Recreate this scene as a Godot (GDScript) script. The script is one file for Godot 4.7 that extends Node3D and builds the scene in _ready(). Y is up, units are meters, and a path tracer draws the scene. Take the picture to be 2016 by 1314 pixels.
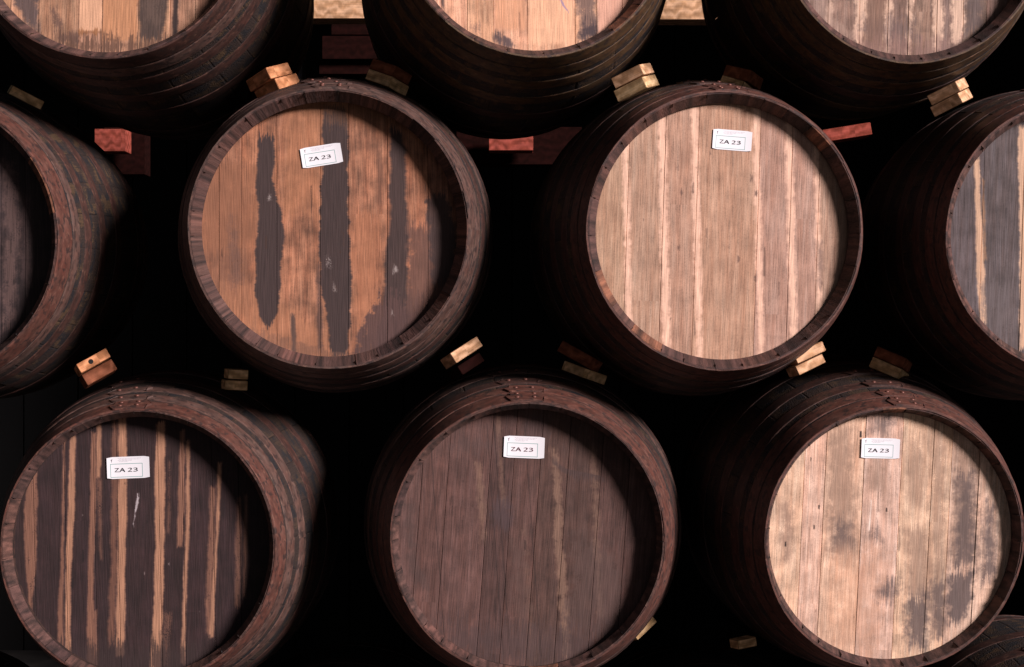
extends Node3D
# A stack of old wine casks held by pine chocks, seen close up from the front in daylight.

const F := 3840.0      # lens: photograph pixels per metre at one metre
const CAM_Z := 4.0
const HALF := 0.45     # half the length of a cask
const REC := 0.056     # how far the head sits behind the chime

var rng := RandomNumberGenerator.new()
var taken := {}
var mat := {}
var grain: PackedByteArray
var medium: PackedByteArray
var blotch: PackedByteArray
var speck: PackedByteArray
const NS := 1024
const HN := 448

func _ready():
	rng.seed = 20260
	# ---------------------------------------------------------------- camera
	var cam := Camera3D.new(); cam.name = "camera"
	cam.position = Vector3(0, 0, CAM_Z)
	cam.fov = rad_to_deg(2.0 * atan(657.0 / F))
	cam.near = 0.05; cam.far = 400.0
	add_child(cam); cam.current = true
	# ---------------------------------------------------------------- sky and exposure
	var env := Environment.new()
	var sm := ProceduralSkyMaterial.new()
	sm.sky_top_color = Color(0.60, 0.66, 0.74)
	sm.sky_horizon_color = Color(0.74, 0.75, 0.76)
	sm.sky_curve = 0.2
	sm.ground_horizon_color = Color(0.30, 0.29, 0.28)
	sm.ground_bottom_color = Color(0.16, 0.15, 0.14)
	sm.sky_energy_multiplier = 1.0
	var sky := Sky.new(); sky.sky_material = sm
	env.background_mode = Environment.BG_SKY
	env.sky = sky
	env.background_energy_multiplier = SKY_E
	env.tonemap_mode = Environment.TONE_MAPPER_LINEAR
	env.tonemap_exposure = EXPO
	env.sdfgi_enabled = true; env.ssao_enabled = true; env.ssil_enabled = true
	var we := WorldEnvironment.new(); we.name = "world_environment"; we.environment = env
	add_child(we)
	# ---------------------------------------------------------------- sun, from the right, low and hazy
	var sun := DirectionalLight3D.new(); sun.name = "sun"
	sun.light_color = Color(1.0, 0.945, 0.945)
	sun.light_energy = SUN_E
	sun.light_angular_distance = SUN_SIZE
	sun.shadow_enabled = true
	add_child(sun)
	sun.look_at_from_position(SUN_DIR * 10.0, Vector3.ZERO, Vector3.UP)
	# ---------------------------------------------------------------- setting
	make_noise()
	make_materials()
	setting()
	# ---------------------------------------------------------------- objects
	casks()
	chocks()
	rear_timber()

const SKY_E := 0.075
const EXPO := 1.2
const SUN_E := 1.5
const SUN_SIZE := 14.0
const SUN_DIR := Vector3(0.74, 0.38, 0.57)

# ==================================================================== helpers
func numbered(called: String) -> String:
	if not taken.has(called):
		taken[called] = 0
		return called
	taken[called] += 1
	return "%s_%03d" % [called, taken[called]]

func tag(o: Node, label: String, category := "", group := "", kind := ""):
	if label: o.set_meta("label", label)
	if category: o.set_meta("category", category)
	if group: o.set_meta("group", group)
	if kind: o.set_meta("kind", kind)

func part(called: String, mesh: Mesh, m: Material, parent: Node, at := Vector3.ZERO) -> MeshInstance3D:
	var o := MeshInstance3D.new()
	o.name = called
	o.mesh = mesh
	if m: o.material_override = m
	o.position = at
	parent.add_child(o, true)
	return o

func spot(px: float, py: float, z: float) -> Vector3:
	var k := (CAM_Z - z) / F
	return Vector3((px - 1008.0) * k, (657.0 - py) * k, z)

func begin() -> SurfaceTool:
	var st := SurfaceTool.new()
	st.begin(Mesh.PRIMITIVE_TRIANGLES)
	return st

# a, b, c, d clockwise as seen from outside
func quad(st: SurfaceTool, a: Vector3, b: Vector3, c: Vector3, d: Vector3, ua := Vector2.ZERO, ub := Vector2.ZERO, uc := Vector2.ZERO, ud := Vector2.ZERO):
	st.set_uv(ua); st.add_vertex(a)
	st.set_uv(ub); st.add_vertex(b)
	st.set_uv(uc); st.add_vertex(c)
	st.set_uv(ua); st.add_vertex(a)
	st.set_uv(uc); st.add_vertex(c)
	st.set_uv(ud); st.add_vertex(d)

# ==================================================================== noise and materials
func noise_bytes(sd: int, freq: float, sx: int, sy: int, oct := 3) -> PackedByteArray:
	var n := FastNoiseLite.new()
	n.seed = sd
	n.noise_type = FastNoiseLite.TYPE_SIMPLEX_SMOOTH
	n.frequency = freq
	n.fractal_type = FastNoiseLite.FRACTAL_FBM
	n.fractal_octaves = oct
	var im := n.get_image(NS / sx, NS / sy)
	im.convert(Image.FORMAT_L8)
	if sx > 1 or sy > 1: im.resize(NS, NS, Image.INTERPOLATE_CUBIC)
	return im.get_data()

func make_noise():
	grain = noise_bytes(11, 0.24, 1, 32, 2)
	medium = noise_bytes(12, 0.045, 1, 16, 3)
	blotch = noise_bytes(13, 0.010, 1, 1, 4)
	speck = noise_bytes(14, 0.16, 1, 1, 2)

func nb(b: PackedByteArray, x: int, y: int) -> float:
	return b[((y & 1023) << 10) | (x & 1023)] / 255.0

func tex(data: PackedByteArray, w: int, h: int) -> ImageTexture:
	var im := Image.create_from_data(w, h, false, Image.FORMAT_RGB8, data)
	im.generate_mipmaps()
	return ImageTexture.create_from_image(im)

func std(albedo: Texture2D, rough: float) -> StandardMaterial3D:
	var m := StandardMaterial3D.new()
	m.albedo_texture = albedo
	m.roughness = rough
	return m

func bump(b: PackedByteArray, strength: float) -> ImageTexture:
	var im := Image.create_from_data(NS, NS, false, Image.FORMAT_L8, b)
	im.convert(Image.FORMAT_RGBA8)
	im.resize(512, 512)
	im.bump_map_to_normal_map(strength)
	return ImageTexture.create_from_image(im)

func put(d: PackedByteArray, i: int, r: float, g: float, b: float):
	d[i] = int(clampf(r, 0, 1) * 255.0)
	d[i + 1] = int(clampf(g, 0, 1) * 255.0)
	d[i + 2] = int(clampf(b, 0, 1) * 255.0)

func make_materials():
	var grain_bump := bump(grain, 2.0)
	mat.grain_bump = grain_bump
	mat.speck_bump = bump(speck, 3.0)
	# weathered outside of the staves: nearly black oak with ochre mould and blue-black grime
	var n := 512
	for k in 3:
		var d := PackedByteArray(); d.resize(n * n * 3)
		for y in n:
			for x in n:
				var g := nb(grain, x * 2 + k * 300, y * 2)
				var b := nb(blotch, x * 2 + k * 411, y * 2 + 77)
				var b2 := nb(blotch, x * 2 + 500, y * 4 + 300 + k * 97)
				var s := nb(speck, x * 2 + k * 57, y * 2)
				var v := 0.72 + g * 0.4 + (s - 0.5) * 0.3
				var r := 0.205 * v; var gg := 0.155 * v; var bb := 0.135 * v
				var o: float = smoothstep(0.55, 0.72, b + (s - 0.5) * 0.25 + (g - 0.5) * 0.2) * [0.5, 0.35, 0.22][k]
				r = lerpf(r, 0.44 * v, o); gg = lerpf(gg, 0.33 * v, o); bb = lerpf(bb, 0.20 * v, o)
				var q := smoothstep(0.56, 0.68, b2 + (s - 0.5) * 0.2) * 0.8
				r = lerpf(r, 0.115 * v, q); gg = lerpf(gg, 0.115 * v, q); bb = lerpf(bb, 0.135 * v, q)
				put(d, (y * n + x) * 3, r, gg, bb)
		var m := std(tex(d, n, n), 0.72)
		m.normal_enabled = true; m.normal_texture = mat.speck_bump; m.normal_scale = 0.5
		mat["stave_%d" % k] = m
	# hoops: red-brown rust under old oxide paint, four tones
	for k in 4:
		var d := PackedByteArray(); d.resize(n * n * 3)
		var base: Color = [Color(0.395, 0.252, 0.215), Color(0.385, 0.288, 0.258), Color(0.30, 0.20, 0.175), Color(0.36, 0.265, 0.175)][k]
		for y in n:
			for x in n:
				var g := nb(grain, y * 2 + 200 * k, x)       # faint streaks run along the hoop
				var b := nb(blotch, x * 2 + k * 211, y * 3)
				var b2 := nb(blotch, x * 3 + 300, y * 3 + 500 + k * 77)
				var s := nb(speck, x * 2 + k * 157, y * 2)
				var v := 0.94 + (g - 0.5) * 0.10 + (b - 0.5) * 0.45 + (s - 0.5) * 0.08
				var r := base.r * v; var gg := base.g * v; var bb := base.b * v
				var w := (nb(blotch, x * 2 + 640, y * 2 + 90 * k) - 0.5) * 0.5    # redder and greyer patches
				gg *= 1.0 - w * 0.35; bb *= 1.0 - w * 0.45
				var q := smoothstep(0.60, 0.74, b2 + (s - 0.5) * 0.2) * 0.7     # dark grease
				r = lerpf(r, 0.19, q); gg = lerpf(gg, 0.15, q); bb = lerpf(bb, 0.145, q)
				var o := smoothstep(0.70, 0.82, nb(blotch, x * 5, y * 5 + k * 300) + (s - 0.5) * 0.3) * 0.35   # pale scuffs
				r = lerpf(r, 0.60, o); gg = lerpf(gg, 0.45, o); bb = lerpf(bb, 0.37, o)
				put(d, (y * n + x) * 3, r, gg, bb)
		var m := std(tex(d, n, n), 0.58)
		m.metallic = 0.1
		m.normal_enabled = true; m.normal_texture = mat.speck_bump; m.normal_scale = 0.12
		mat["hoop_%d" % k] = m
	# end grain of the staves; the tone of each stave comes with its vertices
	var e := PackedByteArray(); e.resize(256 * 256 * 3)
	for y in 256:
		for x in 256:
			var v := 0.74 + (nb(speck, x * 3, y * 3) - 0.5) * 0.28 + (nb(blotch, x * 3, y * 3) - 0.5) * 0.8
			put(e, (y * 256 + x) * 3, v, v * 0.985, v * 0.97)
	var em := std(tex(e, 256, 256), 0.8)
	em.vertex_color_use_as_albedo = true
	em.normal_enabled = true; em.normal_texture = mat.speck_bump; em.normal_scale = 0.6
	mat.stave_end = em
	# pine of the chocks, four tones
	var tones := [Color(0.90, 0.71, 0.55), Color(0.84, 0.58, 0.41), Color(0.90, 0.75, 0.56), Color(0.53, 0.325, 0.235), Color(0.64, 0.32, 0.265), Color(0.135, 0.055, 0.045), Color(0.42, 0.39, 0.39)]
	for k in 7:
		var d := PackedByteArray(); d.resize(256 * 256 * 3)
		var base: Color = tones[k]
		for y in 256:
			for x in 256:
				var wob := nb(blotch, x * 2 + 300 * k, y) * 9.0
				var ring := 0.5 + 0.5 * sin(y * 0.22 + wob * 0.8 + x * 0.012)
				var g := nb(grain, y * 2 + k * 177, x)
				var v := 0.90 + (ring - 0.5) * 0.20 + (g - 0.5) * 0.22 + (nb(blotch, x * 3 + 90 * k, y * 3) - 0.5) * 0.30
				put(d, (y * 256 + x) * 3, base.r * v, base.g * v * (0.98 + 0.04 * ring), base.b * v * (0.95 + 0.1 * ring))
		var m := std(tex(d, 256, 256), 0.7)
		m.metallic_specular = 0.15; m.roughness = 0.9
		mat["pine_%d" % k] = m
	var r := StandardMaterial3D.new(); r.albedo_color = Color(0.47, 0.31, 0.27); r.roughness = 0.45; r.metallic = 0.4
	mat.rivet = r
	# paper labels: print that nobody can read, a teal box and a small dark mark
	var im := Image.create(256, 128, false, Image.FORMAT_RGB8)
	im.fill(Color(0.972, 0.972, 0.985))
	var grey := Color(0.70, 0.68, 0.72)
	for row in 4:
		var x := 66 + (row % 2) * 8
		var stop: int = [206, 196, 150, 128][row]
		while x < stop:
			var w := rng.randi_range(4, 15)
			im.fill_rect(Rect2i(x, 9 + row * 6, mini(w, stop - x), 2), grey)
			x += w + 3
	var teal := Color(0.42, 0.62, 0.60)
	im.fill_rect(Rect2i(20, 40, 194, 3), teal); im.fill_rect(Rect2i(20, 117, 194, 3), teal)
	im.fill_rect(Rect2i(20, 40, 3, 80), teal); im.fill_rect(Rect2i(211, 40, 3, 80), teal)
	var ink := Color(0.24, 0.22, 0.27)
	im.fill_rect(Rect2i(27, 17, 3, 14), ink); im.fill_rect(Rect2i(24, 15, 3, 5), ink); im.fill_rect(Rect2i(30, 12, 2, 8), ink); im.fill_rect(Rect2i(32, 10, 2, 4), grey)
	im.generate_mipmaps()
	mat.paper = std(ImageTexture.create_from_image(im), 0.6)
	var ik := StandardMaterial3D.new(); ik.albedo_color = Color(0.13, 0.12, 0.16); ik.roughness = 0.6
	mat.ink = ik
	var ik2 := StandardMaterial3D.new(); ik2.albedo_color = Color(0.36, 0.09, 0.18); ik2.roughness = 0.6
	mat.ink_red = ik2
	# floor and back wall: concrete and tarred boards
	var c := PackedByteArray(); c.resize(n * n * 3)
	for y in n:
		for x in n:
			var v := 0.80 + (nb(blotch, x * 2, y * 2) - 0.5) * 0.8 + (nb(speck, x * 2, y * 2) - 0.5) * 0.3
			put(c, (y * n + x) * 3, 0.24 * v, 0.22 * v, 0.21 * v)
	var cm := std(tex(c, n, n), 0.9)
	cm.uv1_triplanar = true; cm.uv1_world_triplanar = true; cm.uv1_scale = Vector3(0.4, 0.4, 0.4)
	mat.concrete = cm
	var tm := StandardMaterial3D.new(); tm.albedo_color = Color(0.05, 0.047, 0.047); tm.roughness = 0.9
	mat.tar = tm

# ==================================================================== setting
func setting():
	var g := PlaneMesh.new(); g.size = Vector2(300, 300)
	var o := part("ground", g, mat.concrete, self, Vector3(0, -1.46, 0))
	tag(o, "dark concrete yard under the stack of casks", "", "", "structure")
	# the dark open-fronted store behind the stack: tarred boards at the back and sides, a boarded roof
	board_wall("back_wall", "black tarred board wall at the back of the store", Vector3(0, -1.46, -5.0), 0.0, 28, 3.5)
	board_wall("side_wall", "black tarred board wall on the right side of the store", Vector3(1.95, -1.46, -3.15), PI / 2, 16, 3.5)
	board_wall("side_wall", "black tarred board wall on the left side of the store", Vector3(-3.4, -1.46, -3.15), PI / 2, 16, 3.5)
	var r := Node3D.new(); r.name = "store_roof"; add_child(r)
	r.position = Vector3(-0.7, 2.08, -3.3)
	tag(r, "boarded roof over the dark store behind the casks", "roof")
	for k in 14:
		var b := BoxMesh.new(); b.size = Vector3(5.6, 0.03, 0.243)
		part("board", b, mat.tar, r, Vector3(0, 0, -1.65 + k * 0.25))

func board_wall(called: String, label: String, at: Vector3, turn: float, n: int, h: float):
	var w := Node3D.new(); w.name = numbered(called); add_child(w)
	w.position = at; w.rotation.y = turn
	tag(w, label, "wall")
	for k in n:
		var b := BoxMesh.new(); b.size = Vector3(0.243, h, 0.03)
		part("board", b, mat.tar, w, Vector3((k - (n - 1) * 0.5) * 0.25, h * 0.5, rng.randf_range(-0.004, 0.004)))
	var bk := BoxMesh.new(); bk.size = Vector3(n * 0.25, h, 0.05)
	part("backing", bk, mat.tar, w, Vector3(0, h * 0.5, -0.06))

# ==================================================================== casks
func radius(c: Dictionary, s: float) -> float:
	var t := (s - HALF) / HALF
	return c.rb - (c.rb - c.rc) * pow(absf(t), 2.05)

func ring_pt(a: float, r: float, s: float) -> Vector3:
	return Vector3(cos(a) * r, sin(a) * r, -s)

func srgb(r: float, g: float, b: float) -> Color:
	return Color(r, g, b).srgb_to_linear()

func stave_mesh(c: Dictionary, a0: float, a1: float) -> ArrayMesh:
	var gap: float = 0.00022 / c.rc
	a0 += gap; a1 -= gap
	var jut := rng.randf_range(-0.0015, 0.0015)
	var push := rng.randf_range(-0.0005, 0.0005)
	var ss := [0.0, 0.04, 0.09, 0.15, 0.21, 0.28, 0.36, 0.45, 0.56, 0.68, 0.80, 0.90]
	# across: groove edge, crown, crown, groove edge
	var aa := [a0, lerpf(a0, a1, 0.04), lerpf(a0, a1, 0.36), lerpf(a0, a1, 0.64), lerpf(a0, a1, 0.96), a1]
	var dr := [-0.0007, 0.0, 0.0002, 0.0002, 0.0, -0.0007]
	var st := begin()
	var uo: Vector2 = c.uv0 + Vector2(rng.randf(), rng.randf()) * 0.05
	for i in ss.size() - 1:
		for j in 5:
			var s0: float = ss[i] + (jut + 0.0015 if i == 0 else 0.0)
			var s1: float = ss[i + 1]
			var p := [ring_pt(aa[j], radius(c, s0) + dr[j] + push, s0), ring_pt(aa[j + 1], radius(c, s0) + dr[j + 1] + push, s0), ring_pt(aa[j + 1], radius(c, s1) + dr[j + 1] + push, s1), ring_pt(aa[j], radius(c, s1) + dr[j] + push, s1)]
			var q := []
			for k in 4:
				var aj: float = aa[j + (1 if k == 1 or k == 2 else 0)]
				q.append(uo + Vector2(aj * 0.55, (s0 if k < 2 else s1) * 1.3))
			st.set_smooth_group(1 if j > 0 and j < 4 else 2 + j)
			quad(st, p[0], p[3], p[2], p[1], q[0], q[3], q[2], q[1])
	# the sides down into the joint
	for i in ss.size() - 1:
		for side in 2:
			var a: float = aa[0] if side == 0 else aa[5]
			var s0: float = ss[i] + (jut + 0.0015 if i == 0 else 0.0)
			var s1: float = ss[i + 1]
			var p0 := ring_pt(a, radius(c, s0) - 0.002 + push, s0)
			var p1 := ring_pt(a, radius(c, s1) - 0.002 + push, s1)
			var p2 := ring_pt(a, radius(c, s1) - 0.027, s1)
			var p3 := ring_pt(a, radius(c, s0) - (0.010 if i == 0 else 0.027), s0)
			st.set_smooth_group(-1)
			if side == 0: quad(st, p0, p3, p2, p1, uo, uo, uo, uo)
			else: quad(st, p0, p1, p2, p3, uo, uo, uo, uo)
	st.generate_normals()
	st.set_material(mat["stave_%d" % c.grime])
	var mesh := st.commit()
	# the chime: end grain, bevel and the inside wall down to the head
	st = begin()
	var t := rng.randf()
	var end: Color = srgb(0.41, 0.298, 0.275).lerp(srgb(0.475, 0.33, 0.29), t * t)
	if rng.randf() < 0.045: end = srgb(0.64, 0.43, 0.33)
	if rng.randf() < 0.08: end = srgb(0.34, 0.25, 0.235)
	end = end * c.get("chime", 1.0)
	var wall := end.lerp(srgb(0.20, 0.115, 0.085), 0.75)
	var s00 := jut + 0.0015
	var bev: float = c.get("bev", 0.0145)
	var prof := [[radius(c, 0) - 0.0015 + push, s00], [radius(c, 0) - 0.0050 + push * 0.5, s00], [radius(c, 0) - 0.0050 - bev, s00 + 0.029], [radius(c, 0) - 0.0030 - bev, 0.047], [radius(c, 0) - bev, 0.085]]
	for i in prof.size() - 1:
		for j in 4:
			var b0: float = lerpf(a0, a1, j / 4.0); var b1: float = lerpf(a0, a1, (j + 1) / 4.0)
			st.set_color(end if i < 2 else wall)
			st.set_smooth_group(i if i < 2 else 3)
			var q := []
			for k in 4:
				q.append(uo + Vector2((b0 if k == 0 or k == 3 else b1) * 1.6, prof[i + (0 if k < 2 else 1)][0] * 8.0 + prof[i + (0 if k < 2 else 1)][1] * 5.0))
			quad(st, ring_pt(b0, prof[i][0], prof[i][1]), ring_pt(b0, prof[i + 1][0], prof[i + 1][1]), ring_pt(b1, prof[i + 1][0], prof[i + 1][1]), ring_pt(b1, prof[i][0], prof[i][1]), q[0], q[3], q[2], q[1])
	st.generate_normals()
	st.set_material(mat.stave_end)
	mesh = st.commit(mesh)
	return mesh

func hoop_mesh(c: Dictionary, s0: float, s1: float, lift: float, thick: float, a_from := 0.0, a_to := TAU, ragged := 0.0) -> ArrayMesh:
	var st := begin()
	var n := 72 if a_to - a_from > 6.0 else 10
	var v0 := rng.randf()
	var rows := [[s0, lift - 0.002], [s0, lift + thick * 0.7], [s0 + 0.0015, lift + thick], [(s0 + s1) * 0.5, lift + thick * 1.25], [s1 - 0.0015, lift + thick], [s1, lift + thick * 0.7], [s1, lift - 0.002]]
	for i in n:
		for j in rows.size() - 1:
			var p := []; var q := []
			for k in 4:
				var ii := i + (1 if k == 1 or k == 2 else 0)
				var row: Array = rows[j + (1 if k >= 2 else 0)]
				var a := lerpf(a_from, a_to, ii / float(n))
				if ragged > 0.0 and (ii == 0 or ii == n):
					var f := absf((row[0] - s0) / (s1 - s0) - 0.5) * 2.0
					a += (1.0 if ii == 0 else -1.0) * ragged * f * f
				var wav := 0.0006 * sin(a * 5.0 + v0 * 4.5) + 0.0004 * sin(a * 13.0 + v0 * 30.0)
				p.append(ring_pt(a, radius(c, row[0]) + row[1] + wav, row[0]))
				q.append(Vector2(v0 + a * 0.62, v0 + row[0] * 3.0 + row[1] * 3.0))
			st.set_smooth_group(10 if j == 2 or j == 3 else j)
			quad(st, p[0], p[3], p[2], p[1], q[0], q[3], q[2], q[1])
	if ragged > 0.0:
		for i in [0, n]:
			for j in rows.size() - 2:
				var p := []
				for k in 2:
					var row: Array = rows[j + k]
					var f := absf((row[0] - s0) / (s1 - s0) - 0.5) * 2.0
					var a := lerpf(a_from, a_to, i / float(n)) + (1.0 if i == 0 else -1.0) * ragged * f * f
					p.append(ring_pt(a, radius(c, row[0]) + row[1], row[0]))
					p.append(ring_pt(a, radius(c, row[0]) + lift - 0.002, row[0]))
				st.set_smooth_group(-1)
				if i == 0: quad(st, p[0], p[1], p[3], p[2])
				else: quad(st, p[0], p[2], p[3], p[1])
	st.generate_normals()
	return st.commit()

func head_board(r: float, x0: float, x1: float) -> ArrayMesh:
	var st := begin()
	st.set_smooth_group(-1)
	var g := 0.00025
	var ch := 0.0008
	x0 += g; x1 -= g
	var z := rng.randf_range(-0.0006, 0.0006)
	var tilt := rng.randf_range(-0.0006, 0.0006)
	var xs := [x0 + ch]
	for k in range(1, 6): xs.append(lerpf(x0 + ch, x1 - ch, k / 6.0))
	xs.append(x1 - ch)
	for i in 6:
		var xa: float = xs[i]; var xb: float = xs[i + 1]
		var ya := sqrt(maxf(r * r - xa * xa, 0.0)); var yb := sqrt(maxf(r * r - xb * xb, 0.0))
		var za := z + tilt * (i / 6.0 - 0.5); var zb := z + tilt * ((i + 1) / 6.0 - 0.5)
		quad(st, Vector3(xa, ya, za), Vector3(xb, yb, zb), Vector3(xb, -yb, zb), Vector3(xa, -ya, za), huv(xa, ya, r), huv(xb, yb, r), huv(xb, -yb, r), huv(xa, -ya, r))
	for side in 2:
		var xe: float = x0 if side == 0 else x1
		var xi: float = xs[0] if side == 0 else xs[6]
		var ye := sqrt(maxf(r * r - xe * xe, 0.0)); var yi := sqrt(maxf(r * r - xi * xi, 0.0))
		var zi := z + tilt * (-0.5 if side == 0 else 0.5)
		var a := Vector3(xe, ye, zi - ch); var b := Vector3(xi, yi, zi); var c := Vector3(xi, -yi, zi); var d := Vector3(xe, -ye, zi - ch)
		var e := Vector3(xe, ye, zi - 0.02); var f := Vector3(xe, -ye, zi - 0.02)
		if side == 0:
			quad(st, a, b, c, d, huv(xe, ye, r), huv(xi, yi, r), huv(xi, -yi, r), huv(xe, -ye, r))
			quad(st, e, a, d, f, huv(xe, ye, r), huv(xe, ye, r), huv(xe, -ye, r), huv(xe, -ye, r))
		else:
			quad(st, b, a, d, c, huv(xi, yi, r), huv(xe, ye, r), huv(xe, -ye, r), huv(xi, -yi, r))
			quad(st, a, e, f, d, huv(xe, ye, r), huv(xe, ye, r), huv(xe, -ye, r), huv(xe, -ye, r))
	st.set_smooth_group(-1)
	st.generate_normals()
	st.generate_tangents()
	return st.commit()

func huv(x: float, y: float, r: float) -> Vector2:
	return Vector2(0.5 + 0.5 * x / r, 0.5 - 0.5 * y / r)

# -------------------------------------------------------------------- painting of a head
# All measures of a recipe are in photograph pixels; hx, hy, hr place the head there.
var P: PackedFloat32Array
var rec: Dictionary

func to_row(y: float) -> float: return ((y - rec.hy) / rec.hr * 0.5 + 0.5) * HN

func to_col(x: float, y: float) -> float:
	return ((x - rec.hx + tan(deg_to_rad(rec.roll)) * (y - rec.hy)) / rec.hr * 0.5 + 0.5) * HN

# rows: y, left, right, y, left, right ... ; amp = raggedness, soft = width of the edge, broken = how far the grain breaks through
func stroke(rows: Array, col: Color, alpha: float, amp := 6.0, soft := 2.0, broken := 0.0):
	var k: float = HN / (2.0 * rec.hr)
	var crisp := soft <= 3.0
	amp *= k; soft = maxf(soft * k, 0.6)
	var ph: int = rec.sd * 131 + int(rows[1])
	var n := rows.size() / 3
	var y_a := to_row(rows[0]); var y_b := to_row(rows[(n - 1) * 3])
	var seg := 0
	for y in range(maxi(0, int(y_a - amp * 2)), mini(HN, int(y_b + amp * 2) + 1)):
		var py: float = ((y + 0.5) / HN * 2.0 - 1.0) * rec.hr + rec.hy
		while seg < n - 2 and py > rows[(seg + 1) * 3]: seg += 1
		var f := clampf((py - rows[seg * 3]) / (rows[seg * 3 + 3] - rows[seg * 3]), 0.0, 1.0)
		var xl := to_col(lerpf(rows[seg * 3 + 1], rows[seg * 3 + 4], f), py)
		var xr := to_col(lerpf(rows[seg * 3 + 2], rows[seg * 3 + 5], f), py)
		if crisp:
			xl += (nb(speck, ph, y * 5) - 0.5) * amp * 0.30 + (nb(blotch, ph + 9, y * 7) - 0.5) * amp * 0.5 + (nb(blotch, ph * 3, y * 2) - 0.5) * amp * 1.1
			xr += (nb(speck, ph + 50, y * 5) - 0.5) * amp * 0.42 + (nb(blotch, ph + 59, y * 7) - 0.5) * amp * 0.5 + (nb(blotch, ph * 3 + 99, y * 2) - 0.5) * amp * 1.1
		for x in range(maxi(0, int(xl - soft)), mini(HN, int(xr + soft) + 1)):
			var dy := minf(y - y_a, y_b - y) + (nb(grain, x * 2 + ph, 9) - 0.5) * amp * 4.0
			var d := minf(minf(x - xl, xr - x), dy)
			if not crisp: d += (nb(blotch, x * 4 + ph, y * 4) - 0.5) * amp * 1.8 + (nb(speck, x + ph, y) - 0.5) * amp * 0.7
			var g := nb(grain, x * 2 + ph, y * 2)
			var s := nb(speck, x * 2 + ph, y * 2)
			var a := clampf(d / soft * 0.5 + 0.5, 0.0, 1.0)
			if broken > 0.0:
				var b := nb(blotch, x * 3 + ph, y * 3)
				a *= smoothstep(broken - 0.28, broken + 0.12, b * 0.7 + g * 0.35 + (s - 0.5) * 0.8 + minf(d * 0.012, 0.25))
			a *= alpha
			if a <= 0.003: continue
			var v := 0.90 + (g - 0.5) * 0.34 + (s - 0.5) * 0.10 + 0.10
			var i := (y * HN + x) * 3
			P[i] = lerpf(P[i], col.r * v, a)
			P[i + 1] = lerpf(P[i + 1], col.g * v, a)
			P[i + 2] = lerpf(P[i + 2], col.b * v, a)

func paint_head(r: Dictionary) -> StandardMaterial3D:
	rec = r
	P = PackedFloat32Array(); P.resize(HN * HN * 3)
	var base: Color = r.base
	var edges: Array = r.edges
	var tints := []
	for k in edges.size() + 1:
		var t: float = 1.0 + rng.randf_range(-0.09, 0.09) * r.get("vary", 1.0)
		tints.append(Vector3(t * rng.randf_range(0.985, 1.015), t, t * rng.randf_range(0.96, 1.03)))
	var ga: float = r.get("grain", 0.30)
	var cols := PackedInt32Array(); cols.resize(HN)
	for x in HN:
		var px: float = ((x + 0.5) / HN * 2.0 - 1.0) * rec.hr + rec.hx
		var b := 0
		for e in edges:
			if px > e: b += 1
		cols[x] = b
	var off: int = r.sd * 173
	var mott: float = r.get("mott", 0.32)
	for y in HN:
		for x in HN:
			var b := cols[x]
			var gx := x * 2 + b * 97 + off; var gy := y * 2 + b * 331
			var g := nb(grain, gx, gy)
			var m := nb(medium, gx, gy)
			var s := nb(speck, gx, gy)
			var bl := nb(blotch, x * 2 + off, y * 2 + b * 57)
			var v := 1.0 + (g - 0.5) * ga * 1.0 + (m - 0.5) * ga * 0.8 + (bl - 0.5) * mott + (s - 0.5) * 0.16
			if s * 0.6 + (1.0 - g) * 0.5 > 0.72: v *= 0.84     # open pores
			var t: Vector3 = tints[b]
			var w := (m - 0.5) * 0.10
			var i := (y * HN + x) * 3
			P[i] = base.r * v * t.x
			P[i + 1] = base.g * v * t.y * (1.0 + w)
			P[i + 2] = base.b * v * t.z * (1.0 + w * 1.6)
	(r.paint as Callable).call()
	for k in 16:
		var mx: float = r.hx + rng.randf_range(-0.85, 0.85) * r.hr; var my: float = r.hy + rng.randf_range(-0.85, 0.85) * r.hr
		var lg := rng.randf_range(2.0, 5.0) if k < 10 else rng.randf_range(14.0, 60.0)
		stroke([my, mx, mx + rng.randf_range(1.5, 3.0), my + lg, mx + rng.randf_range(-1.5, 1.5), mx + rng.randf_range(1.5, 2.5)], Color(base.r * 0.45, base.g * 0.42, base.b * 0.42), rng.randf_range(0.3, 0.75), 2, 1.5, 0.2)
	var d := PackedByteArray(); d.resize(HN * HN * 3)
	for i in HN * HN * 3:
		d[i] = int(clampf(P[i], 0.0, 1.0) * 255.0)
	var mm := std(tex(d, HN, HN), 0.78)
	mm.normal_enabled = true; mm.normal_texture = mat.grain_bump; mm.normal_scale = 0.22
	return mm

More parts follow.
